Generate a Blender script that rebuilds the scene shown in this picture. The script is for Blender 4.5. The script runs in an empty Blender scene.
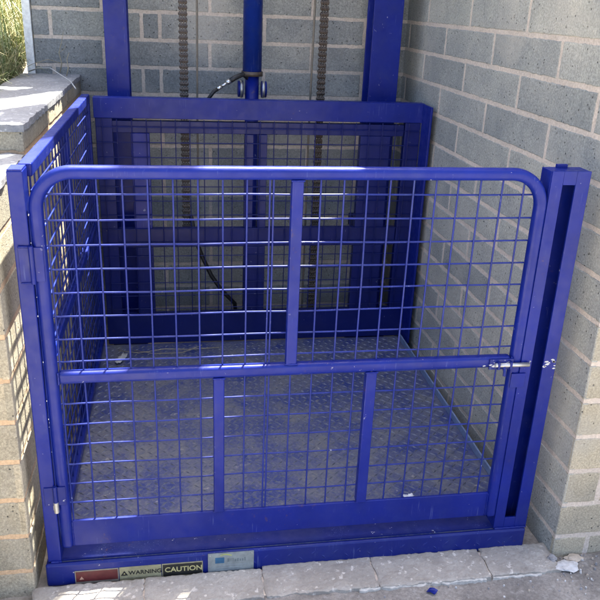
import bpy, bmesh, math, random
from mathutils import Vector, Matrix, noise
random.seed(7)
SC = bpy.context.scene
COL = SC.collection

# ---------------------------------------------------------------- camera
YAW, PITCH, ROLL, FPX = -0.1747, -0.3822, 0.0427, 742.1
cy, sy, cp, sp = math.cos(YAW), math.sin(YAW), math.cos(PITCH), math.sin(PITCH)
R0 = Vector((cy, sy, 0)); FH = Vector((-sy, cy, 0)); ZZ = Vector((0, 0, 1))
FW = FH*cp + ZZ*sp; U0 = -sp*FH + cp*ZZ
cr, sr = math.cos(ROLL), math.sin(ROLL)
RV = cr*R0 + sr*U0; UV = -sr*R0 + cr*U0
cam_d = bpy.data.cameras.new('camera'); cam = bpy.data.objects.new('camera', cam_d); COL.objects.link(cam)
M = Matrix((RV, UV, -FW)).transposed().to_4x4(); M.translation = Vector((0.4614, -1.5557, 1.4325))
cam.matrix_world = M
cam_d.sensor_width = 36; cam_d.lens = 36*FPX/600; cam_d.clip_start = .05; cam_d.clip_end = 500
SC.camera = cam
# ---------------------------------------------------------------- sky, sun, exposure
SUN = Vector((.507, .862, 2.246)).normalized()
elev = math.asin(SUN.z)
w = bpy.data.worlds.new('World'); SC.world = w; w.use_nodes = True
nt = w.node_tree; nt.nodes.clear()
sky = nt.nodes.new('ShaderNodeTexSky'); sky.sky_type = 'NISHITA'; sky.sun_disc = False
sky.sun_elevation = elev; sky.sun_rotation = math.atan2(SUN.x, SUN.y); sky.dust_density = 4.0; sky.air_density = .6; sky.ozone_density = .6
bg = nt.nodes.new('ShaderNodeBackground'); bg.inputs[1].default_value = .11
wo = nt.nodes.new('ShaderNodeOutputWorld')
nt.links.new(sky.outputs[0], bg.inputs[0]); nt.links.new(bg.outputs[0], wo.inputs[0])
sl = bpy.data.lights.new('sun', 'SUN'); sl.energy = 5; sl.angle = math.radians(.5); sl.color = (1, .95, .86)
so = bpy.data.objects.new('sun', sl); COL.objects.link(so)
so.rotation_euler = SUN.to_track_quat('Z', 'Y').to_euler(); so.location = SUN*20
SC.view_settings.view_transform = 'Standard'; SC.view_settings.look = 'None'
SC.view_settings.gamma = 1; SC.view_settings.use_curve_mapping = False
SC.view_settings.exposure = 2.8

# ---------------------------------------------------------------- helpers
def tag(o, label=None, cat=None, group=None, kind=None):
    if label: o['label'] = label
    if cat: o['category'] = cat
    if group: o['group'] = group
    if kind: o['kind'] = kind
    return o
def empty(name, loc, label, cat, group=None):
    o = bpy.data.objects.new(name, None); COL.objects.link(o); o.location = loc; o.empty_display_size = .05
    return tag(o, label, cat, group)
class MB:
    def __init__(s): s.v = []; s.f = []; s.m = []; s.sm = []
    def add(s, vs, fs, mat=0, smooth=False):
        b = len(s.v); s.v += [tuple(v) for v in vs]
        for f in fs: s.f.append(tuple(b+i for i in f)); s.m.append(mat); s.sm.append(smooth)
    def box(s, x0, x1, y0, y1, z0, z1, mat=0):
        vs = [(x, y, z) for z in (z0, z1) for y in (y0, y1) for x in (x0, x1)]
        s.add(vs, [(0,2,3,1),(4,5,7,6),(0,1,5,4),(2,6,7,3),(0,4,6,2),(1,3,7,5)], mat)
    def tube(s, pts, r, n=6, mat=0, cap=True, smooth=True):
        pts = [Vector(p) for p in pts]; vs = []; L = len(pts); ref = None
        for i, p in enumerate(pts):
            d = (pts[min(i+1, L-1)] - pts[max(i-1, 0)]).normalized()
            if ref is None: ref = Vector((0,0,1)) if abs(d.z) < .8 else Vector((0,1,0))
            a = d.cross(ref).normalized(); b = a.cross(d).normalized(); ref = b
            rr = r[i] if isinstance(r, (list, tuple)) else r
            for k in range(n):
                t = 2*math.pi*(k+.5)/n; vs.append(p + a*math.cos(t)*rr + b*math.sin(t)*rr)
        fs = [(i*n+k, i*n+(k+1)%n, (i+1)*n+(k+1)%n, (i+1)*n+k) for i in range(L-1) for k in range(n)]
        s.add(vs, fs, mat, smooth)
        if cap:
            b = len(s.v) - len(vs)
            s.f.append(tuple(b+k for k in reversed(range(n)))); s.m.append(mat); s.sm.append(False)
            s.f.append(tuple(b+(L-1)*n+k for k in range(n))); s.m.append(mat); s.sm.append(False)
    def sweep_xz(s, pts, wd, y0, y1, mat=0):
        """rectangular bar of in-plane width wd along a path in the XZ plane"""
        P = [Vector((p[0], p[1])) for p in pts]; vs = []
        for i, p in enumerate(P):
            d = (P[min(i+1, len(P)-1)] - P[max(i-1, 0)]).normalized(); nn = Vector((-d.y, d.x))*wd/2
            for q, y in ((p-nn, y0), (p+nn, y0), (p+nn, y1), (p-nn, y1)): vs.append((q.x, y, q.y))
        fs = [(i*4+k, (i+1)*4+k, (i+1)*4+(k+1)%4, i*4+(k+1)%4) for i in range(len(P)-1) for k in range(4)]
        fs += [(0,1,2,3), tuple(len(vs)-4+k for k in (3,2,1,0))]
        s.add(vs, fs, mat)
    def build(s, name, mats, parent=None, bevel=0, seg=3, fix=True):
        me = bpy.data.meshes.new(name); me.from_pydata(s.v, [], s.f)
        for m in (mats if isinstance(mats, (list, tuple)) else [mats]): me.materials.append(m)
        me.polygons.foreach_set('material_index', s.m); me.polygons.foreach_set('use_smooth', s.sm); me.update()
        if fix:
            bm = bmesh.new(); bm.from_mesh(me); bmesh.ops.recalc_face_normals(bm, faces=bm.faces); bm.to_mesh(me); bm.free()
        o = bpy.data.objects.new(name, me); COL.objects.link(o)
        if parent is not None:
            o.parent = parent; base = Vector((0,0,0)); p = parent
            while p is not None: base += Vector(p.location); p = p.parent
            o.location = -base          # meshes are written in world coordinates
        if bevel:
            b = o.modifiers.new('bevel', 'BEVEL'); b.width = bevel; b.segments = seg; b.limit_method = 'ANGLE'; b.angle_limit = math.radians(40)
            b.harden_normals = False
            for p in me.polygons: p.use_smooth = True
            e = o.modifiers.new('wn', 'WEIGHTED_NORMAL'); e.keep_sharp = True
        return o

# ---------------------------------------------------------------- materials
def mat(name):
    m = bpy.data.materials.new(name); m.use_nodes = True; nt = m.node_tree; nt.nodes.clear()
    out = nt.nodes.new('ShaderNodeOutputMaterial'); bs = nt.nodes.new('ShaderNodeBsdfPrincipled')
    nt.links.new(bs.outputs[0], out.inputs[0]); return m, nt, bs
def N(nt, t, **k):
    n = nt.nodes.new(t)
    for a, b in k.items(): setattr(n, a, b)
    return n
def noi(nt, scale, detail=4, rough=.55, vec=None, dist=0):
    n = N(nt, 'ShaderNodeTexNoise'); n.inputs['Scale'].default_value = scale; n.inputs['Detail'].default_value = detail
    n.inputs['Roughness'].default_value = rough; n.inputs['Distortion'].default_value = dist
    if vec: nt.links.new(vec, n.inputs['Vector'])
    return n
def ramp(nt, src, stops):
    r = N(nt, 'ShaderNodeValToRGB'); e = r.color_ramp.elements
    while len(e) < len(stops): e.new(.5)
    for i, (p, c) in enumerate(stops):
        e[i].position = p; e[i].color = (*c, 1) if isinstance(c, tuple) else (c, c, c, 1)
    nt.links.new(src, r.inputs[0]); return r
def mix(nt, fac, a, b, mode='MIX'):
    n = N(nt, 'ShaderNodeMix', data_type='RGBA', blend_type=mode)
    for i, v in ((0, fac), (6, a), (7, b)):
        if hasattr(v, 'links') or hasattr(v, 'is_linked'): nt.links.new(v, n.inputs[i])
        elif i == 0: n.inputs[0].default_value = v
        else: n.inputs[i].default_value = (*v, 1)
    return n.outputs[2]
def bump(nt, bs, h, strength=.5, dist=.002, prev=None):
    b = N(nt, 'ShaderNodeBump'); b.inputs['Strength'].default_value = strength; b.inputs['Distance'].default_value = dist
    nt.links.new(h, b.inputs['Height'])
    if prev: nt.links.new(prev.outputs[0], b.inputs['Normal'])
    nt.links.new(b.outputs[0], bs.inputs['Normal']); return b
def coords(nt):
    g = N(nt, 'ShaderNodeNewGeometry'); return g
def simple(name, col, rough=.5, metal=0, spec=.5, coat=0):
    m, nt, bs = mat(name); bs.inputs['Base Color'].default_value = (*col, 1); bs.inputs['Roughness'].default_value = rough
    bs.inputs['Metallic'].default_value = metal; bs.inputs['Specular IOR Level'].default_value = spec
    bs.inputs['Coat Weight'].default_value = coat
    g = coords(nt); n = noi(nt, 60, 4, .6, g.outputs['Position'])
    r = ramp(nt, n.outputs[0], [(.3, tuple(c*.75 for c in col)), (.7, tuple(min(1, c*1.15) for c in col))])
    nt.links.new(r.outputs[0], bs.inputs['Base Color']); bump(nt, bs, n.outputs[0], .15, .001)
    return m

def blue_paint(name='blue_paint', wear=.5, col=(.001, .0105, .172), rough=.5, dust=.22):
    m, nt, bs = mat(name); g = coords(nt); P = g.outputs['Position']
    big = noi(nt, 5, 4, .6, P); c = ramp(nt, big.outputs[0], [(.3, tuple(x*.8 for x in col)), (.75, tuple(x*1.2 for x in col))]).outputs[0]
    dn = noi(nt, 14, 6, .7, P, .4); dm = ramp(nt, dn.outputs[0], [(.5, 0.), (.78, dust)])
    c = mix(nt, dm.outputs[0], c, (.035, .055, .15))
    fd = noi(nt, 4, 5, .65, P, .8); c = mix(nt, ramp(nt, fd.outputs[0], [(.52, 0.), (.70, .5)]).outputs[0], c, tuple(min(1, x*.9+.012) for x in col))
    mp = N(nt, 'ShaderNodeMapping'); mp.inputs['Scale'].default_value = (260, 260, 9); nt.links.new(P, mp.inputs[0])
    sc_ = noi(nt, 1, 3, .5, mp.outputs[0]); sk = noi(nt, 13, 3, .6, P)
    sm_ = N(nt, 'ShaderNodeMath', operation='MULTIPLY'); nt.links.new(ramp(nt, sc_.outputs[0], [(.62, 0.), (.66, .6)]).outputs[0], sm_.inputs[0]); nt.links.new(ramp(nt, sk.outputs[0], [(.52, 0.), (.62, wear)]).outputs[0], sm_.inputs[1])
    c = mix(nt, sm_.outputs[0], c, (.10, .13, .30))
    ru = noi(nt, 48, 5, .7, P); rk = noi(nt, 6, 3, .6, P, 1.)
    rm = N(nt, 'ShaderNodeMath', operation='MULTIPLY'); nt.links.new(ramp(nt, ru.outputs[0], [(.60, 0.), (.66, .8)]).outputs[0], rm.inputs[0]); nt.links.new(ramp(nt, rk.outputs[0], [(.58, 0.), (.66, wear)]).outputs[0], rm.inputs[1])
    c = mix(nt, rm.outputs[0], c, (.10, .055, .04))
    # small chips down to pale primer and bare metal
    ch = noi(nt, 75, 5, .6, P); ch2 = noi(nt, 9, 2, .5, P)
    mm = N(nt, 'ShaderNodeMath', operation='MULTIPLY'); nt.links.new(ramp(nt, ch.outputs[0], [(.675, 0.), (.69, 1.)]).outputs[0], mm.inputs[0])
    nt.links.new(ramp(nt, ch2.outputs[0], [(.50, 0.), (.56, wear)]).outputs[0], mm.inputs[1])
    c = mix(nt, mm.outputs[0], c, (.42, .43, .45))
    nt.links.new(c, bs.inputs['Base Color'])
    rn = noi(nt, 30, 5, .6, P); rr = ramp(nt, rn.outputs[0], [(.3, rough*.7), (.8, min(1, rough*1.7))]); nt.links.new(rr.outputs[0], bs.inputs['Roughness'])
    bs.inputs['Specular IOR Level'].default_value = .22; bs.inputs['Coat Weight'].default_value = .22; bs.inputs['Coat Roughness'].default_value = .2; bs.inputs['Coat IOR'].default_value = 1.5
    b1 = bump(nt, bs, noi(nt, 22, 3, .5, P).outputs[0], .25, .003); bump(nt, bs, noi(nt, 240, 2, .5, P).outputs[0], .12, .0006, b1)
    return m
BLUE = blue_paint()
BLUE_DARK = blue_paint('blue_paint_rear', .3, (.0012, .007, .10), .45, .12)  # darker copy of the blue; cage interior shade is put into its colour
BLUE_WORN = blue_paint('blue_paint_worn', .9, (.003, .012, .15), .5, .5)
WIRE = blue_paint('blue_wire_paint', .6, (.006, .018, .17), .5, .4)

def block_mat(name, tint=(1, 1, 1)):
    m, nt, bs = mat(name); g = coords(nt); P = g.outputs['Position']
    isl = g.outputs['Random Per Island']
    a = noi(nt, 190, 4, .75, P); b = noi(nt, 9, 5, .6, P)
    def t(c): return tuple(x*y for x, y in zip(c, tint))
    c1 = ramp(nt, a.outputs[0], [(.33, t((.245, .25, .24))), (.5, t((.345, .35, .335))), (.68, t((.49, .495, .47)))]).outputs[0]
    c2 = mix(nt, .6, c1, ramp(nt, b.outputs[0], [(.3, (.62, .64, .66)), (.7, (1.0, .99, .95))]).outputs[0], 'MULTIPLY')
    c3 = mix(nt, 1, c2, ramp(nt, isl, [(0, (.82, .84, .86)), (.5, (1, 1, 1)), (1, (1.12, 1.1, 1.05))]).outputs[0], 'MULTIPLY')
    # pits
    vo = N(nt, 'ShaderNodeTexVoronoi'); vo.inputs['Scale'].default_value = 130; nt.links.new(P, vo.inputs['Vector'])
    wn = N(nt, 'ShaderNodeTexWhiteNoise', noise_dimensions='3D'); nt.links.new(vo.outputs['Position'], wn.inputs[0])
    pk = ramp(nt, wn.outputs[0], [(.93, 0.), (.94, 1.)]); pd = ramp(nt, vo.outputs['Distance'], [(.12, 1.), (.36, 0.)])
    pm = N(nt, 'ShaderNodeMath', operation='MULTIPLY'); nt.links.new(pk.outputs[0], pm.inputs[0]); nt.links.new(pd.outputs[0], pm.inputs[1])
    c4 = mix(nt, pm.outputs[0], c3, (.10, .10, .095))
    # smeared mortar dust
    sm = noi(nt, 3.2, 6, .65, P, .6); sf = ramp(nt, sm.outputs[0], [(.50, 0.), (.72, .6)])
    c5 = mix(nt, sf.outputs[0], c4, (.50, .47, .41))
    st = noi(nt, 1.7, 5, .6, P, .3); c5 = mix(nt, 1, c5, ramp(nt, st.outputs[0], [(.35, (.80, .82, .82)), (.6, (1.06, 1.04, 1.0))]).outputs[0], 'MULTIPLY')
    nt.links.new(c5, bs.inputs['Base Color']); bs.inputs['Roughness'].default_value = .93; bs.inputs['Specular IOR Level'].default_value = .2
    b1 = bump(nt, bs, a.outputs[0], .75, .003)
    inv = N(nt, 'ShaderNodeMath', operation='SUBTRACT'); inv.inputs[0].default_value = 1; nt.links.new(pm.outputs[0], inv.inputs[1])
    b2 = bump(nt, bs, inv.outputs[0], .9, .004, b1); bump(nt, bs, b.outputs[0], .5, .006, b2)
    return m
BLOCK = block_mat('concrete_block'); BLOCK_TAN = block_mat('warm_lit_block', (1.32, 1.16, .92)); BLOCK_PALE = block_mat('pale_block', (1.18, 1.17, 1.13))  # tan and pale copies carry warm and brighter light in their tint
def mortar_mat(name='mortar', tint=(1, 1, 1)):
    m, nt, bs = mat(name); g = coords(nt); P = g.outputs['Position']
    a = noi(nt, 160, 4, .7, P); b = noi(nt, 7, 4, .6, P)
    c = ramp(nt, a.outputs[0], [(.3, (.48, .405, .32)), (.7, (.74, .64, .53))]).outputs[0]
    c = mix(nt, .5, c, ramp(nt, b.outputs[0], [(.3, (.65, .66, .68)), (.7, (1, 1, 1))]).outputs[0], 'MULTIPLY')
    if tint != (1, 1, 1): c = mix(nt, 1, c, tint, 'MULTIPLY')
    nt.links.new(c, bs.inputs['Base Color']); bs.inputs['Roughness'].default_value = .95
    b1 = bump(nt, bs, a.outputs[0], .7, .002); bump(nt, bs, noi(nt, 30, 4, .6, P).outputs[0], .8, .006, b1); return m
MORTAR = mortar_mat(); MORTAR_TAN = mortar_mat('sandy_mortar', (1.0, .82, .62))
def concrete_mat(name, lo, hi, dirt=(.10, .09, .08), dirty=.5):
    m, nt, bs = mat(name); g = coords(nt); P = g.outputs['Position']
    a = noi(nt, 120, 6, .75, P); b = noi(nt, 6, 6, .65, P, .5)
    c = ramp(nt, a.outputs[0], [(.3, lo), (.7, hi)]).outputs[0]
    c = mix(nt, ramp(nt, b.outputs[0], [(.42, dirty), (.62, 0.)]).outputs[0], c, dirt)
    s = noi(nt, 55, 3, .6, P); c = mix(nt, ramp(nt, s.outputs[0], [(.60, 0.), (.68, .7)]).outputs[0], c, tuple(min(1, x*1.5) for x in hi))
    nt.links.new(c, bs.inputs['Base Color']); bs.inputs['Roughness'].default_value = .9; bs.inputs['Specular IOR Level'].default_value = .25
    b1 = bump(nt, bs, a.outputs[0], .8, .003); bump(nt, bs, noi(nt, 35, 5, .6, P).outputs[0], .7, .006, b1); return m
KERB = concrete_mat('kerb_concrete', (.36, .33, .28), (.50, .465, .40), (.25, .22, .18), .55)
def ground_mat():
    m, nt, bs = mat('worn_sun_shade_ground'); g = coords(nt); P = g.outputs['Position']
    a = noi(nt, 120, 6, .75, P); b = noi(nt, 6, 6, .65, P, .5); e = noi(nt, 1.5, 6, .7, P)
    pale = ramp(nt, a.outputs[0], [(.3, (.40, .355, .29)), (.7, (.62, .56, .47))]).outputs[0]
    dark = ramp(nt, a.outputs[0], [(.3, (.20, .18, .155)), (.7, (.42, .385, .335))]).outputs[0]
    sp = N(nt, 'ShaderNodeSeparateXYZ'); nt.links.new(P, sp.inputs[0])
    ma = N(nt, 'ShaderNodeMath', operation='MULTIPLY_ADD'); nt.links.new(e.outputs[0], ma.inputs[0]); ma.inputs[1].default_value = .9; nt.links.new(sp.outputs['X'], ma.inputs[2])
    f = ramp(nt, ma.outputs[0], [(.75, 0.), (1.0, 1.)])  # sunlit left and shaded right put into the colour for the gate's reflections
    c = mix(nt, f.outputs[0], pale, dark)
    c = mix(nt, ramp(nt, b.outputs[0], [(.40, .55), (.60, 0.)]).outputs[0], c, (.10, .09, .08))
    s_ = noi(nt, 55, 3, .6, P); c = mix(nt, ramp(nt, s_.outputs[0], [(.58, 0.), (.70, .5)]).outputs[0], c, (.42, .40, .36))
    nt.links.new(c, bs.inputs['Base Color']); bs.inputs['Roughness'].default_value = .9; bs.inputs['Specular IOR Level'].default_value = .25
    b1 = bump(nt, bs, a.outputs[0], .8, .003); bump(nt, bs, noi(nt, 35, 5, .6, P).outputs[0], .7, .006, b1); return m
GROUND = ground_mat()
CAP = concrete_mat('cap_concrete', (.24, .245, .245), (.38, .385, .38), (.15, .15, .15), .35)
def floor_mat():
    m, nt, bs = mat('worn_floor_paint'); g = coords(nt); P = g.outputs['Position']
    a = noi(nt, 7, 6, .7, P, .5); f = noi(nt, 110, 4, .7, P)
    c = mix(nt, ramp(nt, a.outputs[0], [(.36, 0.), (.66, .85)]).outputs[0], (.014, .032, .17), (.13, .135, .135))
    c = mix(nt, ramp(nt, f.outputs[0], [(.45, 0.), (.75, .5)]).outputs[0], c, (.24, .24, .22))
    c = mix(nt, ramp(nt, noi(nt, 28, 3, .6, P).outputs[0], [(.66, 0.), (.72, .6)]).outputs[0], c, (.34, .33, .31))
    nt.links.new(c, bs.inputs['Base Color'])
    nt.links.new(ramp(nt, a.outputs[0], [(.3, .38), (.7, .7)]).outputs[0], bs.inputs['Roughness'])
    bump(nt, bs, f.outputs[0], .3, .001); return m
FLOOR = floor_mat(); TREAD = simple('scuffed_tread', (.13, .145, .19), .45, .3)
STEEL = simple('dull_zinc', (.50, .50, .48), .42, .8)
WORN = simple('scraped_paint', (.55, .56, .56), .55, .3)
RUST = simple('oily_chain_steel', (.09, .07, .055), .5, .4)
ROPE = simple('wire_rope_steel', (.17, .15, .12), .6, .4)
BLACK = simple('black_rubber', (.015, .015, .016), .5)
GRIME = blue_paint('threshold_paint', 1, (.004, .011, .12), .6, .45)
WHITE = simple('white_trim_paint', (.86, .87, .83), .6)
STRAW = None
def blade_mat():
    m, nt, bs = mat('grass_blades'); g = coords(nt)
    c = ramp(nt, g.outputs['Random Per Island'], [(0, (.07, .11, .025)), (.4, (.15, .20, .06)), (.6, (.28, .28, .11)), (.8, (.48, .42, .21)), (1, (.60, .53, .33))]).outputs[0]
    nt.links.new(c, bs.inputs['Base Color']); bs.inputs['Roughness'].default_value = .6
    return m
BLADE = blade_mat()
SOIL = concrete_mat('dry_soil', (.20, .17, .10), (.38, .33, .22), (.10, .11, .05), .5)
TWIG = simple('dry_twig', (.36, .31, .20), .8)

# ---------------------------------------------------------------- walls
C0, CP = .105, .1055            # mortar bed height and course pitch
def outline(u0, u1, z0, z1, lock0=False, lock1=False, j=.0016):
    pts = []; s = .014; ph = random.uniform(0, 99)
    def jit(k): return noise.noise(Vector((ph + k*.9, .5, .1)))*j*1.6 + random.uniform(-1, 1)*j*.5
    nu = max(2, int((u1-u0)/s)); nz = max(2, int((z1-z0)/s)); k = 0
    for i in range(nu): pts.append((u0+(u1-u0)*i/nu, z0 + jit(k:=k+1)))
    for i in range(nz): pts.append((u1 + (0 if lock1 else jit(k:=k+1)), z0+(z1-z0)*i/nz))
    for i in range(nu): pts.append((u1-(u1-u0)*i/nu, z1 + jit(k:=k+1)))
    for i in range(nz): pts.append((u0 + (0 if lock0 else jit(k:=k+1)), z1-(z1-z0)*i/nz))
    return pts
def blocks(mb, org, ud, nd, L, ztop, joints_even, joints_odd, extra_odd=(), zbot=0, lock0=False, lock1=False, zshift=0, mj=.0062, slope=None):
    org = Vector(org); ud = Vector(ud).normalized(); nd = Vector(nd).normalized()
    n = -2
    while True:
        z0 = C0 + CP*n + mj + zshift; z1 = C0 + CP*(n+1) - mj + zshift; par = n % 2; n += 1
        if z0 >= ztop-.02: break
        if z1 < zbot: continue
        z1 = min(z1, ztop)
        js = list(joints_even if par == 0 else joints_odd) + list(extra_odd if par else ())
        u00 = 0 if slope is None else max(0, slope(z1))
        js = sorted(x for x in js if u00+.02 < x < L-.02); us = [u00] + js + [L]
        for i in range(len(us)-1):
            a, b = us[i] + (mj if i else 0), us[i+1] - (mj if i < len(us)-2 else 0)
            if b-a < .01: continue
            pts = outline(a, b, z0, z1, i == 0 and lock0, i == len(us)-2 and lock1)
            d = random.uniform(-.0012, .0012); cxm, czm = (a+b)/2, (z0+z1)/2
            rings = []
            for dep, ins in ((-.016, 0), (-.0028, 0), (-.0006, .0015), (d*.3, .0035)):
                ring = []
                for (u, z) in pts:
                    uu = u + (ins if u < cxm else -ins)*(min(1, abs(u-cxm)/((b-a)/2))**6)
                    z2 = z + (ins if z < czm else -ins)*(min(1, abs(z-czm)/((z1-z0)/2))**6)
                    ring.append(org + ud*uu + nd*(dep) + Vector((0, 0, z2)))
                rings += ring
            K = len(pts); fs = [(r*K+k, r*K+(k+1)%K, (r+1)*K+(k+1)%K, (r+1)*K+k) for r in range(3) for k in range(K)]
            fs.append(tuple(3*K+k for k in range(K)))
            mb.add(rings, fs)
def body(mb, pts, z0, z1):      # prism from ground plan
    K = len(pts); vs = [(x, y, z0) for x, y in pts] + [(x, y, z1) for x, y in pts]
    mb.add(vs, [tuple(reversed(range(K))), tuple(range(K, 2*K))] + [(k, (k+1)%K, K+(k+1)%K, K+k) for k in range(K)])
G = .0016                         # mortar sits this far behind the block faces
WY = 1.645
def rng(a, p, n): return [a+p*i for i in range(-3, n)]

# back wall
bw = empty('block_wall', (.7, WY, 0), 'grey concrete block wall across the back, behind the blue mast posts and chains', 'wall')
mb = MB(); blocks(mb, (-.075, WY, 0), (1, 0, 0), (0, -1, 0), 1.515, 4.4, rng(.19+.075, .42, 5), rng(.412+.075, .42, 5), (.34+.075,), slope=lambda z: 0 if z < 2.45 else .81)  # unseen top is stepped up on the right to shade the lift floor
blocks(mb, (-.075, WY+.2, 0), (0, -1, 0), (-1, 0, 0), .2, 2.40, [], [])
mb.build('blocks', BLOCK, bw)
mb = MB(); body(mb, [(-.075+G, WY+G), (1.44, WY+G), (1.44, WY+.2), (-.075+G, WY+.2)], -.1, 2.39); body(mb, [(.735+G, WY+G), (1.44, WY+G), (1.44, WY+.2), (.735+G, WY+.2)], 2.39, 4.38); mb.build('mortar', MORTAR, bw)
# right wall, goes on past the back wall
rw = empty('block_wall', (1.46, 1, 0), 'tall grey concrete block wall along the right of the lift, ending in a corner beside the slotted post', 'wall')
A = Vector((1.46, -.058, 0)); B = Vector((1.40, 3.4, 0)); ud = (B-A).normalized(); nd = Vector((-ud.y, ud.x, 0))
LW = (B-A).length; off = .058
mb = MB(); blocks(mb, A, ud, nd, LW, 6.3, rng(.125+off, .42, 9), rng(.335+off, .42, 9), lock0=True, slope=lambda z: (z-2.37)/1.18 if z > 2.37 else 0)  # unseen top is sloped to cut the sun along a slanted line
mb.build('blocks', BLOCK_PALE, rw)
mb = MB(); blocks(mb, A, (1, 0, 0), (0, -1, 0), .9, 2.39, rng(.30, .42, 3), rng(.10, .42, 3), lock0=True)
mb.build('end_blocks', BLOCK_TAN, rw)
a2 = A - nd*G; b2 = B - nd*G
mb = MB(); body(mb, [(a2.x, -.058+G), (A.x+.9, -.058+G), (A.x+.9, 3.4), (b2.x, 3.4)], -.1, 2.38)
vs = [(a2.x, -.05, 2.38), (b2.x, 3.4, 2.38), (b2.x, 3.4, 6.42)]; mb.add(vs + [(x+.5, y, z) for x, y, z in vs], [(0, 1, 2), (5, 4, 3), (0, 3, 4, 1), (1, 4, 5, 2), (2, 5, 3, 0)]); mb.build('mortar', MORTAR, rw)
mb = MB(); q = [(-.075, 2.37), (3.4, 6.47), (3.4, 6.55), (-.075, 2.45)]; mb.add([(1.46-(y+.058)*.0174, y, z-.03) for y, z in q] + [(2.0, y, z-.03) for y, z in q], [(0, 1, 2, 3), (7, 6, 5, 4)] + [(k, 4+k, 4+(k+1)%4, (k+1)%4) for k in range(4)]); mb.build('shadow_edge_coping', CAP, rw)  # unseen sloping bar added to give the shadow a clean edge
# low left wall: front part stops one course lower
lw = empty('block_wall', (0, .8, 0), 'low concrete block wall left of the cage, its grey top stepping down towards the front', 'wall')
XL, XR = -.125, .092
mb = MB()
blocks(mb, (XL, -.03, 0), (1, 0, 0), (0, -1, 0), XR-XL, 1.052, [], [.11], lock1=True)
blocks(mb, (XR, -.03, 0), (0, 1, 0), (1, 0, 0), 1.67, 1.052, rng(.2, .42, 6), rng(.41, .42, 6), lock0=True)
blocks(mb, (XL, .375, 0), (1, 0, 0), (0, -1, 0), XR-XL, 1.122, [.09], [.14], zbot=1.06, lock1=True)
blocks(mb, (XR, .375, 0), (0, 1, 0), (1, 0, 0), 1.265, 1.122, rng(.2, .42, 6), rng(.41, .42, 6), zbot=1.06, lock0=True)
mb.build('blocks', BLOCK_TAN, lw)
mb = MB(); mb.box(XL+G, XR-G, -.03+G, WY-.003, -.1, 1.047); mb.box(XL+G, XR-G-.0005, .375+G, WY-.004, 1.047, 1.112); mb.build('mortar', MORTAR_TAN, lw)
def rough_slab(name, x0, x1, y0, y1, z0, z1, m, parent, amp=.003, seed=0, cell=.012):
    nx = max(2, int((x1-x0)/cell)); ny = max(2, int((y1-y0)/cell)); mb = MB(); vs = []
    for j in range(ny+1):
        for i in range(nx+1):
            x = x0+(x1-x0)*i/nx; y = y0+(y1-y0)*j/ny
            e = min(i, nx-i, j, ny-j); nz = noise.noise(Vector((x*25+seed, y*25, 1)))*amp + noise.noise(Vector((x*90, y*90, seed)))*amp*.5
            ex = noise.noise(Vector((x*40+seed, y*40, 7)))*amp*1.6 + random.uniform(-1, 1)*amp*.4 if e == 0 else 0
            xx = x + (ex if i in (0, nx) else 0); yy = y + (ex if j in (0, ny) else 0)
            vs.append((xx, yy, z1 + nz - (.35*amp+abs(ex)*.8 if e == 0 else 0)))
    fs = [(j*(nx+1)+i, j*(nx+1)+i+1, (j+1)*(nx+1)+i+1, (j+1)*(nx+1)+i) for j in range(ny) for i in range(nx)]
    per = [i for i in range(nx+1)] + [j*(nx+1)+nx for j in range(1, ny+1)] + [ny*(nx+1)+i for i in range(nx-1, -1, -1)] + [j*(nx+1) for j in range(ny-1, 0, -1)]
    b = len(vs)
    for k in per: vs.append((vs[k][0], vs[k][1], z0))
    K = len(per); fs += [(per[k], b+k, b+(k+1)%K, per[(k+1)%K]) for k in range(K)]
    mb.add(vs, fs, 0, False); return mb.build(name, m, parent)
rough_slab('wall_top', XL-.004, XR+.003, .37, WY-.006, 1.108, 1.127, CAP, lw, .0032, 3, .012)
rough_slab('wall_top', XL-.003, XR+.002, -.034, .372, 1.04, 1.057, CAP, lw, .004, 9, .02)

# pale trim on the end of the back wall
mb = MB(); mb.box(-.108, -.078, WY-.012, WY+.03, 1.12, 2.40); t = mb.build('corner_trim', WHITE, None, .002)
tag(t, 'thin white upright strip on the left end of the back wall', 'trim')

# ---------------------------------------------------------------- ground
xs = [-60, -20, -6, -2] + [-.6+.018*i for i in range(150)] + [2.4, 5, 20, 60]
ys = [-60, -20, -6, -2] + [-.75+.018*i for i in range(46)] + [.4, 2, 5, 20, 60]
vs = []
for y in ys:
    for x in xs:
        z = .026 + (.012 if -1 < x < 2.3 and -1 < y < -.05 else 0)
        if -1 < x < 2.2 and -1 < y < .1:
            z += noise.noise(Vector((x*5, y*5, 0)))*.006 + noise.noise(Vector((x*22, y*22, 3)))*.0045 + noise.noise(Vector((x*60, y*60, 5)))*.0025
            if x > 1.44: z += min(1, (x-1.44)*4)*.012
        vs.append((x, y, z))
nx = len(xs)
mb = MB(); mb.add(vs, [(j*nx+i, j*nx+i+1, (j+1)*nx+i+1, (j+1)*nx+i) for j in range(len(ys)-1) for i in range(nx-1)], 0, True)
tag(mb.build('ground', GROUND, fix=False), kind='structure')
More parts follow.
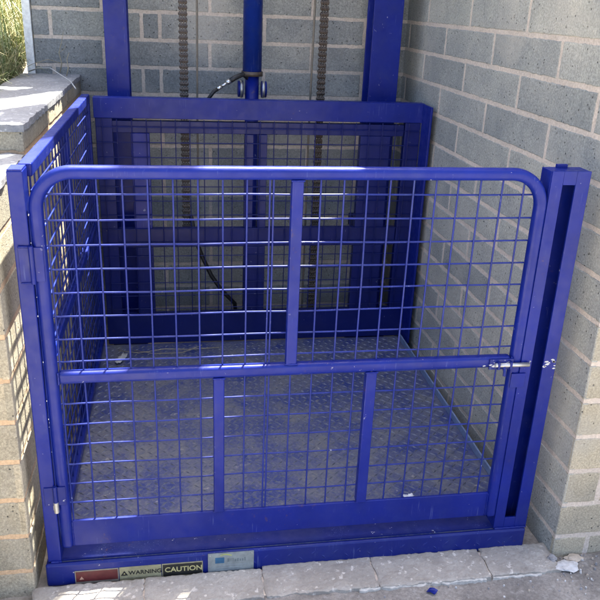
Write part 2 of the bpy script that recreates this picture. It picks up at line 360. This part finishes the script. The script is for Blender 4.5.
# row of concrete kerb blocks in front of the lip
kx = [.085, .36, .66, .955, 1.262, 1.462]
KL = ['leftmost concrete kerb block, below the WARNING sticker, with bright sun patches', 'kerb block directly below the silver plate, second from the left',
      'third kerb block from the left, in shade', 'fourth kerb block from the left, in front of the right gate panel',
      'short kerb block at the right end, beside the block wall corner']
for i in range(5):
    o = rough_slab('kerb_block', kx[i]+.0018, kx[i+1]-.0018, -.118+random.uniform(-.004, .004), -.020+.010*(i > 1)-.004*(i == 0), -.02, .048, KERB, None, .003, i*13, .006)
    tag(o, KL[i], 'kerb block', 'row of concrete kerb blocks')
mb = MB(); mb.box(.09, 1.46, -.113, -.022, -.02, .0425); tag(mb.build('mortar_bed', MORTAR), 'mortar showing in the joints between the kerb blocks', 'mortar')
PM = simple('pale_mortar', (.50, .47, .41), .95)
o = rough_slab('mortar_bead', .90, 1.245, -.125, -.117, -.01, .0445, PM, None, .004, 77, .005); tag(o, 'long white bead of mortar along the front edge of the kerb blocks', 'mortar')
o = rough_slab('mortar_bead', 1.262, 1.40, -.124, -.117, -.01, .0445, PM, None, .004, 55, .005); tag(o, 'short white bead of mortar in front of the rightmost kerb block', 'mortar')
# loose rubble by the right wall corner
STONES = [simple('pale_stone', (.58, .56, .52), .9), simple('tan_stone', (.50, .42, .32), .9), simple('grey_stone', (.28, .27, .26), .9)]
def stone(name, x, y, z, r, m, flat=.5, seed=0, el=1.0):
    bm = bmesh.new(); bmesh.ops.create_icosphere(bm, subdivisions=3, radius=1)
    for v in bm.verts:
        n = noise.noise(v.co*1.6+Vector((seed, 0, 0)))*.45 + noise.noise(v.co*5+Vector((seed, 3, 0)))*.15
        v.co *= r*(1+n); v.co.z *= flat; v.co.x *= el
        v.co += Vector((x, y, z))
    me = bpy.data.meshes.new(name); bm.to_mesh(me); bm.free(); me.materials.append(m)
    o = bpy.data.objects.new(name, me); COL.objects.link(o); return o
tag(stone('mortar_lump', 1.482, -.105, .047, .021, STONES[0], .28, 5, 1.4), 'white crumbling mortar lump on the ground below the right wall corner', 'rubble')
tag(stone('mortar_lump', 1.452, -.075, .047, .013, STONES[2], .8, 15, 1.0), 'small grey lump at the foot of the right wall corner', 'rubble')
tag(stone('flat_stone', 1.515, -.078, .046, .014, STONES[1], .35, 8, 1.7), 'flat tan stone against the foot of the right wall', 'stone')
tag(stone('white_pebble', 1.60, -.115, .048, .008, STONES[0], .6, 2), 'white pebble on dark gravel near the right picture edge', 'stone')
mb = MB()
for i in range(420):
    if random.random() < .6: x = random.uniform(1.44, 1.95); y = random.uniform(-.3, -.065)
    else: x = random.uniform(.0, 1.7); y = random.uniform(-.45, -.13)
    r = random.choice((.0015, .002, .003, .004)); z = .040 + max(0, min(1, (x-1.44)*4))*.012
    ph = random.random()*6; vs = []
    for k in range(5): vs.append((x+math.cos(ph+k*1.26)*r*random.uniform(.7, 1.3), y+math.sin(ph+k*1.26)*r*random.uniform(.7, 1.3), z-r))
    for k in range(5): vs.append((x+math.cos(ph+k*1.26)*r*.7, y+math.sin(ph+k*1.26)*r*.7, z+r*.5))
    mb.add(vs, [(k, (k+1)%5, 5+(k+1)%5, 5+k) for k in range(5)] + [(5, 6, 7, 8, 9)], random.choice((0, 0, 1, 2, 2)))
tag(mb.build('gravel', STONES), 'loose gravel and grit over the ground', 'gravel', kind='stuff')
mb = MB(); c = (1.085, -.15, .04); ang = [0, .8, 1.7, 2.6, 3.3, 4.1, 4.9, 5.6]; rr = [.016, .011, .015, .012, .016, .010, .015, .012]
top = [(c[0]+math.cos(a)*r, c[1]+math.sin(a)*r*.8, c[2]+.006+.003*math.sin(a*2)) for a, r in zip(ang, rr)]
mb.add(top + [(p[0], p[1], p[2]-.0015) for p in top], [tuple(range(8)), tuple(range(15, 7, -1))] + [(k, (k+1)%8, 8+(k+1)%8, 8+k) for k in range(8)])
tag(mb.build('paint_flake', BLUE), 'small blue flake of paint on the ground in front of the kerb', 'paint flake')

# ---------------------------------------------------------------- bank, grass
def bank_z(x, y): return 1.06 + max(0, y-1.3)*.16 + max(0, -.12-x)*.25 + noise.noise(Vector((x*2, y*2, 0)))*.05
vs = []; gx = [-9, -5, -3] + [-2+.1*i for i in range(19)] + [-.135]; gy = [-.3+.15*i for i in range(34)] + [7, 12]
for y in gy:
    for x in gx: vs.append((x, y, min(3, bank_z(x, y)) if x > -8.5 else 0))
nx = len(gx); mb = MB(); mb.add(vs, [(j*nx+i, j*nx+i+1, (j+1)*nx+i+1, (j+1)*nx+i) for j in range(len(gy)-1) for i in range(nx-1)], 0, True)
b = len(mb.v)
mb.add([(-.135, y, z) for y in (gy[0], gy[-1]) for z in (-.1, 1.03)] + [(-9, gy[0], -.1)] , [(0, 1, 3, 2)])
fr = [(x, gy[0], bank_z(x, gy[0])) for x in gx]; mb.add(fr + [(x, y, -.1) for x, y, z in fr], [(i, i+1, len(fr)+i+1, len(fr)+i) for i in range(len(fr)-1)])
tag(mb.build('earth_bank', SOIL, fix=False), kind='structure')
mb = MB()
for i in range(32000):
    x = -.15 - random.random()**1.6*(1.3 if i < 24000 else 5); y = random.uniform(.5, 5.0) if random.random() < .6 else random.uniform(1.0, 2.6)
    z = bank_z(x, y)-.01; L = random.uniform(.08, .30)*(1 if random.random() < .85 else 1.6); a = random.uniform(0, 6.28); bend = random.uniform(.3, 2.6)
    if abs(x+.14) < .1 and math.cos(a) > 0: L *= .6
    wd = random.uniform(.0015, .004); dx, dy = math.cos(a), math.sin(a); px, py = -dy*wd, dx*wd; vs = []; X = 0; H = 0; S = 5
    for s in range(S):
        t = s/(S-1); ww = 1-t*.85; vs += [(x+dx*X+px*ww, y+dy*X+py*ww, z+H), (x+dx*X-px*ww, y+dy*X-py*ww, z+H)]
        an = bend*(t+.15); X += L/(S-1)*math.sin(an); H += L/(S-1)*math.cos(an)
    mb.add(vs, [(2*s, 2*s+1, 2*s+3, 2*s+2) for s in range(S-1)])
tag(mb.build('grass', BLADE, fix=False), 'tangled dry straw and green grass on the bank behind the low left wall', 'grass', kind='stuff')
# twigs and a loose cable on top of the left wall
mb = MB(); mb.tube([(-.10, 1.62, 1.135), (-.05, 1.55, 1.155), (0, 1.5, 1.16), (.05, 1.38, 1.15), (.10, 1.28, 1.135), (.125, 1.20, 1.12)], .0022, 6)
tag(mb.build('thin_cable', simple('pale_cable', (.42, .42, .40), .6)), 'thin pale cable lying across the far top of the left wall', 'cable')
mb = MB(); mb.tube([(.02, 1.60, 1.135), (.03, 1.60, 1.17), (.022, 1.6, 1.21), (.035, 1.6, 1.25), (.045, 1.6, 1.29)], [.002, .002, .0017, .0013, .0008], 5)
mb.tube([(.022, 1.6, 1.21), (.045, 1.6, 1.225), (.05, 1.59, 1.24)], .001, 4); mb.tube([(.03, 1.6, 1.17), (-.02, 1.59, 1.185), (-.08, 1.6, 1.165), (-.13, 1.6, 1.14)], .0013, 4)
tag(mb.build('dry_stalk', TWIG), 'dry branching weed stalk against the back wall above the left wall top', 'twig')
mb = MB(); mb.tube([(.055, 1.52, 1.13), (.062, 1.53, 1.16), (.058, 1.54, 1.19), (.066, 1.56, 1.215)], [.002, .0022, .0018, .001], 5)
tag(mb.build('dry_stalk', TWIG), 'short dry stem standing near the corner of left and back walls', 'twig')

# ---------------------------------------------------------------- mast
def hprofile(x0, x1, y0, y1, z0, z1, mb, t=.009):
    mb.box(x0, x1, y0, y0+t, z0, z1); mb.box(x0, x1, y1-t, y1, z0, z1); xm = (x0+x1)/2; mb.box(xm-.012, xm+.012, y0+t, y1-t, z0, z1)
PURP = BLUE
for (x0, x1, lab) in ((.213, .297, 'left blue steel mast post in front of the back wall'), (1.228, 1.345, 'right blue steel mast post in front of the back wall, by the wall corner')):
    e = empty('mast_post', ((x0+x1)/2, 1.45, 0), lab, 'mast post', 'mast posts of the lift')
    mb = MB(); hprofile(x0, x1, 1.42, 1.53, .03, 5.6, mb); mb.build('rail', PURP, e, .002)
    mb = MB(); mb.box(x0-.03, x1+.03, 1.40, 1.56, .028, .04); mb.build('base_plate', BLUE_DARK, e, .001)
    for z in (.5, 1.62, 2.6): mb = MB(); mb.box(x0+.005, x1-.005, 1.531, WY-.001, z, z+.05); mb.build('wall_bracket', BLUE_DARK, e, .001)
mh = empty('crossbeam', (.78, 1.47, 5.45), 'blue head beam joining the tops of the two mast posts', 'head beam')
mb = MB(); mb.box(.298, 1.227, 1.43, 1.52, 5.45, 5.58); mb.build('beam', BLUE, mh, .003)
mb = MB(); mb.box(.62, .91, 1.415, 1.4295, 5.43, 5.56); mb.build('plate', BLUE, mh, .002)
# hydraulic cylinder
hc = empty('hydraulic_cylinder', (.765, 1.46, 0), 'blue hydraulic lifting cylinder standing upright in the middle of the mast', 'hydraulic cylinder')
mb = MB(); mb.tube([(.765, 1.46, 1.17), (.765, 1.46, 5.2)], .037, 28); mb.build('barrel', blue_paint('blue_paint_streaked', .8, (.006, .024, .20), .4, .9), hc)
mb = MB(); mb.tube([(.765, 1.46, 1.155), (.765, 1.46, 1.172)], .042, 28); mb.build('collar', RUST, hc)
mb = MB(); mb.tube([(.765, 1.46, .04), (.765, 1.46, 1.155)], .027, 24); mb.build('lower_tube', BLUE, hc)
for sx in (-1, 1):
    mb = MB(); xa = .765+sx*.036
    mb.tube([(xa, 1.455, 1.105), (xa+sx*.02, 1.455, 1.105)], .031, 24, 0); mb.tube([(xa+sx*.002, 1.455, 1.105), (xa+sx*.0125, 1.455, 1.105)], .033, 24, 1)
    mb.build('pulley', [BLUE, STEEL], hc)
# hose union beside the cylinder
hu = empty('hose_coupling', (.66, 1.42, 1.1), 'small zinc hose coupling with black hose beside the cylinder foot', 'hose coupling')
mb = MB(); p0 = Vector((.612, 1.40, 1.098)); p1 = Vector((.71, 1.43, 1.158)); d = p1-p0
mb.tube([p0+d*.15, p0+d*.32], .0075, 8); mb.tube([p0+d*.32, p0+d*.55], .0055, 8); mb.tube([p0+d*.52, p0+d*.66], .011, 6); mb.build('fitting', simple('bright_zinc', (.72, .72, .70), .25, .9), hu)
mb = MB(); mb.tube([p0+d*.64, p0+d*.85, p1+Vector((.02, .01, .004)), p1+Vector((.06, .03, -.03))], .010, 10); mb.tube([p0+d*-.3+Vector((0, 0, -.02)), p0, p0+d*.17], .007, 8); mb.build('hose', BLACK, hu)
# leaf chains
def chain(x, y, z0, z1, lab):
    mb = MB(); z = z0; p = .021; k = 0; W = .0135
    while z < z1:
        for xo in ((-W, -W*.25, W*.5) if k % 2 == 0 else (-W*.62, W*.12, W*.85)):
            xa = x+xo; hh = p*.92; r = .0085; vs = []
            for xx in (xa, xa+.0042):
                for (yy, zz) in ((-r*.75, -hh+.003), (-r, -hh*.5), (-r*.62, 0), (-r, hh*.5), (-r*.75, hh-.003), (0, hh), (r*.75, hh-.003), (r, hh*.5), (r*.62, 0), (r, -hh*.5), (r*.75, -hh+.003), (0, -hh)):
                    vs.append((xx, y+yy, z+zz))
            mb.add(vs, [tuple(range(11, -1, -1)), tuple(range(12, 24))] + [(i, (i+1)%12, 12+(i+1)%12, 12+i) for i in range(12)])
        mb.tube([(x-W-.003, y, z+p*.5), (x+W+.004, y, z+p*.5)], .0045, 8)
        z += p; k += 1
    return tag(mb.build('lift_chain', RUST), lab, 'chain', 'lifting chains in the mast')
chain(.500, 1.44, .48, 5.46, 'left dark lifting chain hanging in front of the back wall')
chain(1.037, 1.44, .12, 5.46, 'right dark lifting chain hanging in front of the back wall, near the right mast post')
def rope(x, y, lab):
    mb = MB(); pts = [(x+.002*math.sin(z*5), y, z) for z in [i*.06 for i in range(1, 91)]]; mb.tube(pts, .0042, 8)
    tag(mb.build('wire_rope', ROPE), lab, 'wire rope', 'wire ropes in the mast')
rope(.552, 1.44, 'thin wire rope just right of the left lifting chain'); rope(.998, 1.44, 'thin wire rope just left of the right lifting chain')
mb = MB(); mb.tube([(.520, 1.42, .60), (.535, 1.42, .50), (.565, 1.42, .42), (.60, 1.42, .34), (.645, 1.42, .27), (.70, 1.42, .21), (.72, 1.44, .05)], .009, 10)
tag(mb.build('hydraulic_hose', BLACK), 'black hydraulic hose curving down behind the rear guard', 'hose')

# ---------------------------------------------------------------- lift cage
L = empty('platform_lift', (.76, .6, .03), 'blue goods lift cage with wire mesh gate and steel floor', 'goods lift')
X0, X1, D = .122, 1.402, 1.27
# floor with raised tread
mb = MB(); mb.box(.135, 1.395, .002, D, .04, .099); mb.build('floor_plate', FLOOR, L)
mb = MB(); p = .0235
ii = int(1.25/p); jj = int(1.24/p)
for i in range(ii):
    for j in range(jj):
        x = .15+p*i; y = .045+p*j; a = math.radians(42 if (i+j) % 2 == 0 else -42); l, wd = .0135, .0036
        ca, sa = math.cos(a), math.sin(a)
        q = [(x+ca*u*l-sa*v*wd, y+sa*u*l+ca*v*wd) for u, v in ((-1, 0), (0, -1), (1, 0), (0, 1))]
        mb.add([(u, v, .0988) for u, v in q] + [(x, y, .1022)], [(k, (k+1)%4, 4) for k in range(4)])
mb.build('tread_pattern', TREAD, L, fix=False)
mb = MB(); mb.box(.15, 1.385, .004, .075, .0975, .1035); mb.build('threshold_strip', GRIME, L)
# front lip
mb = MB(); mb.box(.117, 1.398, -.012, .0015, .032, .1015); mb.box(.117, 1.398, .0015, .03, .032, .096)
mb.build('front_lip', BLUE_WORN, L, .007, 4)
mb = MB()
for i in range(26):
    x = .58 + .031*i; z = .062+.014*(i % 2); a = .75 if i % 2 else -.75
    if x > 1.38: break
    ca, sa = math.cos(a), math.sin(a); l, wd = .011, .003
    q = [(x+ca*u*l-sa*v*wd, z+sa*u*l+ca*v*wd) for u, v in ((-1, 0), (0, -1), (1, 0), (0, 1))]
    mb.add([(u, -.0118, v) for u, v in q] + [(x, -.0138, z)], [(k, (k+1)%4, 4) for k in range(4)])
mb.build('lip_tread', BLUE_WORN, L)
# side skirts of the floor
mb = MB(); mb.box(1.393, 1.399, .055, D-.03, .10, .125); mb.build('floor_edging', simple('faded_blue', (.16, .22, .36), .5), L, .001)
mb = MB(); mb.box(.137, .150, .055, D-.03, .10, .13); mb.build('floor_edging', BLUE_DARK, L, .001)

# left post
mb = MB(); mb.box(.123, .1555, 0, .05, .10, 1.093); mb.build('left_post', BLUE, L, .003)
mb = MB(); mb.box(.1245, .154, .001, .049, 1.0925, 1.096); mb.build('post_cap', BLUE, L, .001)
# right slotted post
mb = MB(); F = 0; s0, s1 = 1.3350, 1.367
mb.box(1.306, s0, 0, .006, .10, 1.098); mb.box(s1, 1.4015, 0, .006, .10, 1.098); mb.box(s0, s1, 0, .006, 1.066, 1.098); mb.box(s0, s1, 0, .006, .10, .135)
mb.box(1.306, 1.312, .006, .055, .10, 1.097); mb.box(1.3955, 1.4015, .006, .055, .10, 1.097); mb.box(1.312, 1.3955, .049, .055, .10, 1.097); mb.box(1.312, 1.3955, .006, .049, 1.091, 1.097)
mb.build('right_post', BLUE, L, .0012)
mb = MB(); mb.box(1.335, 1.362, .04, .048, 1.0965, 1.106); mb.build('post_tab', BLUE, L, .001)

# gate
gate = bpy.data.objects.new('gate', None); COL.objects.link(gate); gate.parent = L; gate.location = Vector((.17, .015, .15)) - L.location
gate['label'] = 'hinged blue mesh gate with rounded top corners'
def gpart(mb, name, m, bevel=0): return mb.build(name, m, gate, bevel)
gx0, gx1, gz, Rr = .1725, 1.2955, 1.088, .078
path = [(gx0, .136)] + [(gx0, .3), (gx0, .7)]
for k in range(13): t = math.pi - k*math.pi/24; path.append((gx0+Rr+math.cos(t)*Rr, gz-Rr+math.sin(t)*Rr))
path += [(.5, gz), (.9, gz)]
for k in range(13): t = math.pi/2 - k*math.pi/24; path.append((gx1-Rr+math.cos(t)*Rr, gz-Rr+math.sin(t)*Rr))
path += [(gx1, .7), (gx1, .3), (gx1, .136)]
mb = MB(); mb.sweep_xz(path, .0285, .001, .029); gpart(mb, 'outer_frame', BLUE, .0105)
mb = MB(); mb.box(.1865, 1.2815, .012, .020, .137, .2135); gpart(mb, 'bottom_rail', BLUE, .002)
mb = MB(); mb.box(.1865, 1.2815, .003, .028, .600, .630); gpart(mb, 'middle_rail', BLUE, .009)
mb = MB(); mb.box(.709, .735, .0035, .026, .629, 1.074); gpart(mb, 'divider', BLUE, .003)
mb = MB(); mb.box(.538, .564, .0035, .026, .215, .601); gpart(mb, 'divider', BLUE, .003)
mb = MB(); mb.box(.909, .936, .0035, .026, .215, .601); gpart(mb, 'divider', BLUE, .003)
wx = [.191+.0527*k for k in range(9)] + [.662] + [.670+.0527*k for k in range(12)]
def wob(v): return noise.noise(Vector((v*13.7, 1.3, 2.2)))*.0016
mb = MB()
for (za, zb) in ((.628, 1.076), (.213, .602)):
    for x in wx: mb.tube([(x+wob(x), .0175, za), (x+wob(x+za)*1.5, .0175+wob(x), (za+zb)/2), (x+wob(x+3), .0175, zb)], .0022, 6, cap=False)
z = 1.039
while z > .222:
    if not (.597 < z < .633):
        pts = [(.186+1.095*k/10, .0218+noise.noise(Vector((k*.8, z*9, 0)))*.0014, z+noise.noise(Vector((k*.6, z*7, 5)))*.0022) for k in range(11)]
        mb.tube(pts, .0022, 6, cap=False)
    z -= .0555
gpart(mb, 'wire_mesh', WIRE)
# hinges (upper knuckle recess, lower worn hinge)
for (z0, z1, mm) in ((.85, .935, BLUE), (.27, .33, BLUE_WORN)):
    mb = MB(); mb.tube([(.1572, -.004, z0), (.1572, -.004, z1)], .0055, 12); mb.box(.131, .1545, -.003, .0005, z0+.004, z1-.004); mb.box(.160, .181, -.002, .0015, z0+.004, z1-.004); gpart(mb, 'hinge', mm, .001)
mb = MB(); mb.tube([(.1572, -.0045, .255), (.1572, -.0045, .285)], .0062, 10); mb.box(.150, .163, -.0055, .0, .262, .275); gpart(mb, 'hinge_wear', STEEL, .001)
# weld lumps down the stile
for i in range(14):
    mb = MB(); z = random.uniform(.2, 1.03); r = random.uniform(.0006, .0018); x = .1588+random.uniform(-.001, .001)
    mb.tube([(x, -.0003, z-r*1.4), (x, -.0008-r*.3, z), (x, -.0003, z+r*1.4)], [r*.5, r, r*.5], 6); gpart(mb, 'weld_bead', WORN)
def weld(p0, p1, r=.0022, mm=BLUE):
    p0, p1 = Vector(p0), Vector(p1); n = max(6, int((p1-p0).length/.0028)); sd = random.random()*50
    mb = MB(); mb.tube([p0+(p1-p0)*i/n+Vector((0, noise.noise(Vector((i*.6, sd, 0)))*.0012, 0)) for i in range(n+1)], [r*(.75+.45*abs(math.sin(i*1.3+sd)))*(1+.5*noise.noise(Vector((i*.4, sd, 3)))) for i in range(n+1)], 7)
    return gpart(mb, 'weld_seam', mm)
weld((.707, .004, 1.073), (.737, .004, 1.073)); weld((.707, .004, .6305), (.737, .004, .6305)); weld((.536, .004, .5995), (.566, .004, .5995)); weld((.907, .004, .5995), (.938, .004, .5995))
weld((.536, .011, .2135), (.566, .011, .2135)); weld((.907, .011, .2135), (.938, .011, .2135))
weld((.1875, .004, .6), (.1875, .004, .63)); weld((1.2805, .004, .6), (1.2805, .004, .63)); weld((.1875, .0115, .14), (.1875, .0115, .212)); weld((1.2805, .0115, .14), (1.2805, .0115, .212))
weld((.130, -.0012, .1015), (.156, -.0012, .1015), .003); weld((1.308, -.0012, .1015), (1.4, -.0012, .1015), .003); weld((.131, -.003, .852), (.154, -.003, .852), .0018); weld((.131, -.003, .933), (.154, -.003, .933), .0018)
# latch
lt = MB(); lt.tube([(1.235, -.006, .612), (1.325, -.006, .611)], .0058, 12); gpart(lt, 'latch_bolt', STEEL)
mb = MB(); mb.box(1.222, 1.285, -.002, .004, .598, .626); mb.box(1.240, 1.246, -.013, .0, .602, .622); mb.box(1.272, 1.278, -.013, .0, .602, .622); mb.tube([(1.258, -.006, .612), (1.258, -.014, .598), (1.258, -.016, .586)], .004, 8)
gpart(mb, 'latch_bracket', BLUE_WORN, .001)
mb = MB(); mb.box(1.284, 1.322, -.004, .0005, .545, .585); gpart(mb, 'latch_plate', BLUE, .001)
for i in range(34):
    mb = MB(); x = random.choice((random.uniform(1.20, 1.285), random.uniform(1.285, 1.335), random.uniform(1.366, 1.398)))
    if 1.335 < x < 1.366: continue
    z = .612+random.gauss(0, .005); r = random.uniform(.0015, .004); y = (-.0026 if x > 1.222 else .0025) if x < 1.285 else -.0008
    n = 7; a0 = random.random()*6
    ring = [(x+math.cos(a0+k*.9)*r*random.uniform(.6, 1.9), y, z+math.sin(a0+k*.9)*r*random.uniform(.5, 1.0)) for k in range(n)]
    mb.add(ring + [(p[0], y+.0015, p[2]) for p in ring], [tuple(range(n))] + [(k, (k+1)%n, n+(k+1)%n, n+k) for k in range(n)]); gpart(mb, 'scraped_patch', WORN)

# left side guard
sg = bpy.data.objects.new('side_guard', None); COL.objects.link(sg); sg.parent = L; sg.location = Vector((.15, .05, .1)) - L.location
mb = MB(); mb.box(.137, .165, .051, 1.245, 1.070, 1.098); mb.build('top_rail', BLUE, sg, .003)
mb = MB(); mb.box(.138, .164, .052, 1.245, .13, .158); mb.build('bottom_rail', BLUE, sg, .003)
for y in (.62,): mb = MB(); mb.box(.139, .163, y, y+.025, .158, 1.071); mb.build('upright', BLUE, sg, .003)
mb = MB(); mb.box(.1375, .1645, 1.218, 1.2445, .157, 1.0705); mb.build('upright', BLUE, sg, .003)
mb = MB(); mb.box(.139, .163, .052, .62, .604, .628); mb.box(.139, .163, .646, 1.218, .604, .628); mb.build('middle_rail', BLUE, sg, .003)
mb = MB(); y = .075
while y < 1.21:
    mb.tube([(.155, y, .155), (.155+wob(y), y+wob(y+1), .6), (.155, y, 1.072)], .0023, 6, cap=False); y += .0527
z = 1.039
while z > .17:
    if not (.60 < z < .63): mb.tube([(.1595+wob(k+z)*.8, .05+1.17*k/8, z+wob(k*2+z*3)) for k in range(9)], .0023, 6, cap=False)
    z -= .0555
mb.build('wire_mesh', WIRE, sg)

# rear guard
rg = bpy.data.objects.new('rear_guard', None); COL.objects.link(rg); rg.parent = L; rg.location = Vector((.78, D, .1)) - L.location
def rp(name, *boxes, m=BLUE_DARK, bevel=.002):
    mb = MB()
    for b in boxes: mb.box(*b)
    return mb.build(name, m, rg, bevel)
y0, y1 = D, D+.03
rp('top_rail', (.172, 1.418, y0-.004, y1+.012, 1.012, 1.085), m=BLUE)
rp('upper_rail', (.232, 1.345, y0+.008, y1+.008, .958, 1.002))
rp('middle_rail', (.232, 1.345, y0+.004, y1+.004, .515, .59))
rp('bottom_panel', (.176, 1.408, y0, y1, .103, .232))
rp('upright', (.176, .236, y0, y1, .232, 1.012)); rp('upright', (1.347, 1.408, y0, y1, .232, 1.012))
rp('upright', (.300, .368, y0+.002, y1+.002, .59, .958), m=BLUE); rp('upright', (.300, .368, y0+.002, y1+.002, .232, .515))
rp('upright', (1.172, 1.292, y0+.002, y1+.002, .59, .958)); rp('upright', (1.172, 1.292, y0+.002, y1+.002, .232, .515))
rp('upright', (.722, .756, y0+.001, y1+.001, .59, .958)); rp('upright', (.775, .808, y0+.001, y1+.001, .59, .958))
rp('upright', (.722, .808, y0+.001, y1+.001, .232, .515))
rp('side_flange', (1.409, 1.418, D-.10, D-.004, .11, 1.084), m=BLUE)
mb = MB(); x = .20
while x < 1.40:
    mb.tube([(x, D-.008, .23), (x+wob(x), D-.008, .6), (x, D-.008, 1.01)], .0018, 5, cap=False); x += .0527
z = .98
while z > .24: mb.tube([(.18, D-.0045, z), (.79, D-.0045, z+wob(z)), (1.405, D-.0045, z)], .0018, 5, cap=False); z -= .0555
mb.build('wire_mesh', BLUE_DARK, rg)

# stickers on the lip
def sticker(x0, x1, z0, z1, colr, name='warning_sticker', rim=None, label=None):
    m = simple(name+'_%d' % int(x0*1000), colr, .45)
    mb = MB(); mb.box(x0, x1, -.0142, -.0121, z0, z1, 0)
    mats = [m]
    if rim:
        mats.append(simple('sticker_face', rim, .45)); e = .0022; mb.box(x0+e, x1-e, -.0147, -.0142, z0+.007, z1-e, 1)
    o = mb.build(name, mats, L)
    if label: o['label'] = label
    return o
def text(s, x, z, size, m, parent, bold=.02):
    cu = bpy.data.curves.new('lettering', 'FONT'); cu.body = s; cu.size = size; cu.extrude = .0002; cu.offset = bold*size
    cu.align_y = 'CENTER'; to = bpy.data.objects.new('tmp', cu); COL.objects.link(to)
    bpy.context.view_layer.update(); dg = bpy.context.evaluated_depsgraph_get(); me = bpy.data.meshes.new_from_object(to.evaluated_get(dg)); bpy.data.objects.remove(to)
    o = bpy.data.objects.new('lettering', me); me.materials.clear(); me.materials.append(m); COL.objects.link(o); o.parent = parent
    o.rotation_euler = (math.pi/2, 0, 0)
    base = Vector((0, 0, 0)); p = parent
    while p is not None: base += Vector(p.location); p = p.parent
    o.location = Vector((x, -.0150, z)) - base
    return o
def tri(x, z, r, m, parent, inner=None):
    mb = MB(); yy = -.0152
    for rr, y, mi in ((r, yy, 0),) + (((r*.28, yy-.0002, 1),) if inner else ()):
        q = [(x-rr, z-rr*.7), (x+rr, z-rr*.7), (x, z+rr*.95)]
        mb.add([(a, y, b) for a, b in q] + [(a, y+.0005, b) for a, b in q], [(0, 1, 2), (3, 5, 4), (0, 3, 4, 1), (1, 4, 5, 2), (2, 5, 3, 0)], mi)
    mb.build('warning_triangle', [m] + ([inner] if inner else []), parent)
INK = simple('black_ink', (.012, .012, .012), .5); YEL = simple('faded_yellow', (.50, .45, .20), .5); YEL2 = simple('dirty_yellow', (.42, .38, .14), .5)
s = sticker(.187, .2945, .038, .0785, (.25, .23, .18), rim=(.10, .016, .018), label='maroon sticker with a small pale triangle, words worn away'); tri(.203, .056, .0055, simple('pale_triangle', (.42, .25, .18), .6), s)
s = sticker(.2965, .4015, .036, .0790, (.30, .28, .16), label='tan sticker reading WARNING'); tri(.3085, .060, .0088, INK, s, YEL); text('WARNING', .3190, .0605, .0172, INK, s, .012)
mb = MB()
for k in range(3): mb.box(.305+k*.031, .329+k*.031, -.0148, -.0143, .043, .0455)
mb.build('small_print', simple('grey_print', (.20, .18, .11), .6), s)
s = sticker(.4035, .5075, .034, .0795, (.32, .29, .17), rim=(.018, .018, .016), label='tan and black sticker reading CAUTION'); text('CAUTION', .4100, .0605, .0212, YEL, s, .015)
PLATE = simple('brushed_plate', (.27, .30, .29), .5, .2)
mb = MB(); mb.box(.521, .640, -.0145, -.0121, .028, .1005); pl = mb.build('maker_plate', PLATE, L); pl['label'] = 'silver plate with a small blue square and faded lettering'
mb = MB(); mb.box(.5395, .563, -.0150, -.0145, .069, .087); mb.build('logo_square', simple('plate_blue', (.03, .12, .22), .5), pl)
mb = MB(); q = [(.553+.0042*k, .0925+.0025*math.sin(k*.55)) for k in range(8)]
for k in range(7): mb.add([(q[k][0], -.0149, q[k][1]), (q[k+1][0], -.0149, q[k+1][1]), (q[k+1][0], -.0149, q[k+1][1]+.0028), (q[k][0], -.0149, q[k][1]+.0028)], [(0, 1, 2, 3)])
mb.build('logo_swoosh', simple('plate_lime', (.45, .50, .12), .5), pl)
mb = MB(); x = .571
for k, (wd, h) in enumerate(((.0055, .012), (.0015, .011), (.0015, .012), (.0015, .012), (.004, .008), (.0045, .010), (.004, .008), (.004, .008), (.0035, .012))):
    mb.box(x, x+wd, -.0150, -.0145, .072, .072+h*.9); x += wd+.0022
mb.build('faded_lettering', simple('plate_grey_ink', (.15, .18, .18), .6), pl)
for k in range(3):
    mb = MB(); mb.box(.541, .62-.01*k, -.0149, -.0145, .060-.008*k, .0622-.008*k); mb.build('faded_line', simple('plate_line', (.27, .30, .30), .6), pl)
for (px_, pz_) in ((.526, .095), (.635, .096)): mb = MB(); mb.tube([(px_, -.0145, pz_), (px_, -.0165, pz_)], .0018, 10); mb.build('rivet', STEEL, pl)

# litter on the floor of the lift
def scrap(name, x, y, lx, ly, rot, m, lab, cat, z=.1025):
    mb = MB(); nx, ny = 7, 4; ca, sa = math.cos(rot), math.sin(rot); vs = []
    for j in range(ny+1):
        for i in range(nx+1):
            u = (i/nx-.5)*lx*(1+.25*noise.noise(Vector((j, i*.3, x)))); v = (j/ny-.5)*ly*(1-.6*abs(i/nx-.5)); vs.append((x+ca*u-sa*v, y+sa*u+ca*v, z+.006+noise.noise(Vector((i*.7+x*30, j*.9, 0)))*.008))
    mb.add(vs, [(j*(nx+1)+i, j*(nx+1)+i+1, (j+1)*(nx+1)+i+1, (j+1)*(nx+1)+i) for j in range(ny) for i in range(nx)], 0, True)
    o = mb.build(name, m, fix=False); so_ = o.modifiers.new('t', 'SOLIDIFY'); so_.thickness = .0008
    return tag(o, lab, cat)
FILM = simple('clear_film', (.45, .47, .47), .3)
scrap('plastic_scrap', .235, 1.13, .085, .03, 1.25, FILM, 'crumpled strip of pale plastic film on the lift floor, near the back left', 'plastic scrap')
scrap('paper_scrap', 1.11, .16, .032, .016, .1, simple('pale_paper', (.62, .66, .72), .6), 'small white scrap on the lift floor just inside the right side of the gate', 'paper scrap')
mb = MB(); mb.tube([(.22, 1.19, .112), (.30, 1.17, .108), (.40, 1.17, .122), (.50, 1.18, .112), (.62, 1.20, .106)], .0016, 5); mb.tube([(.28, 1.2, .106), (.36, 1.15, .112), (.47, 1.16, .108), (.55, 1.20, .118)], .0013, 5)
tag(mb.build('dry_straw', TWIG), 'wisps of dry straw on the lift floor along the rear guard', 'straw')
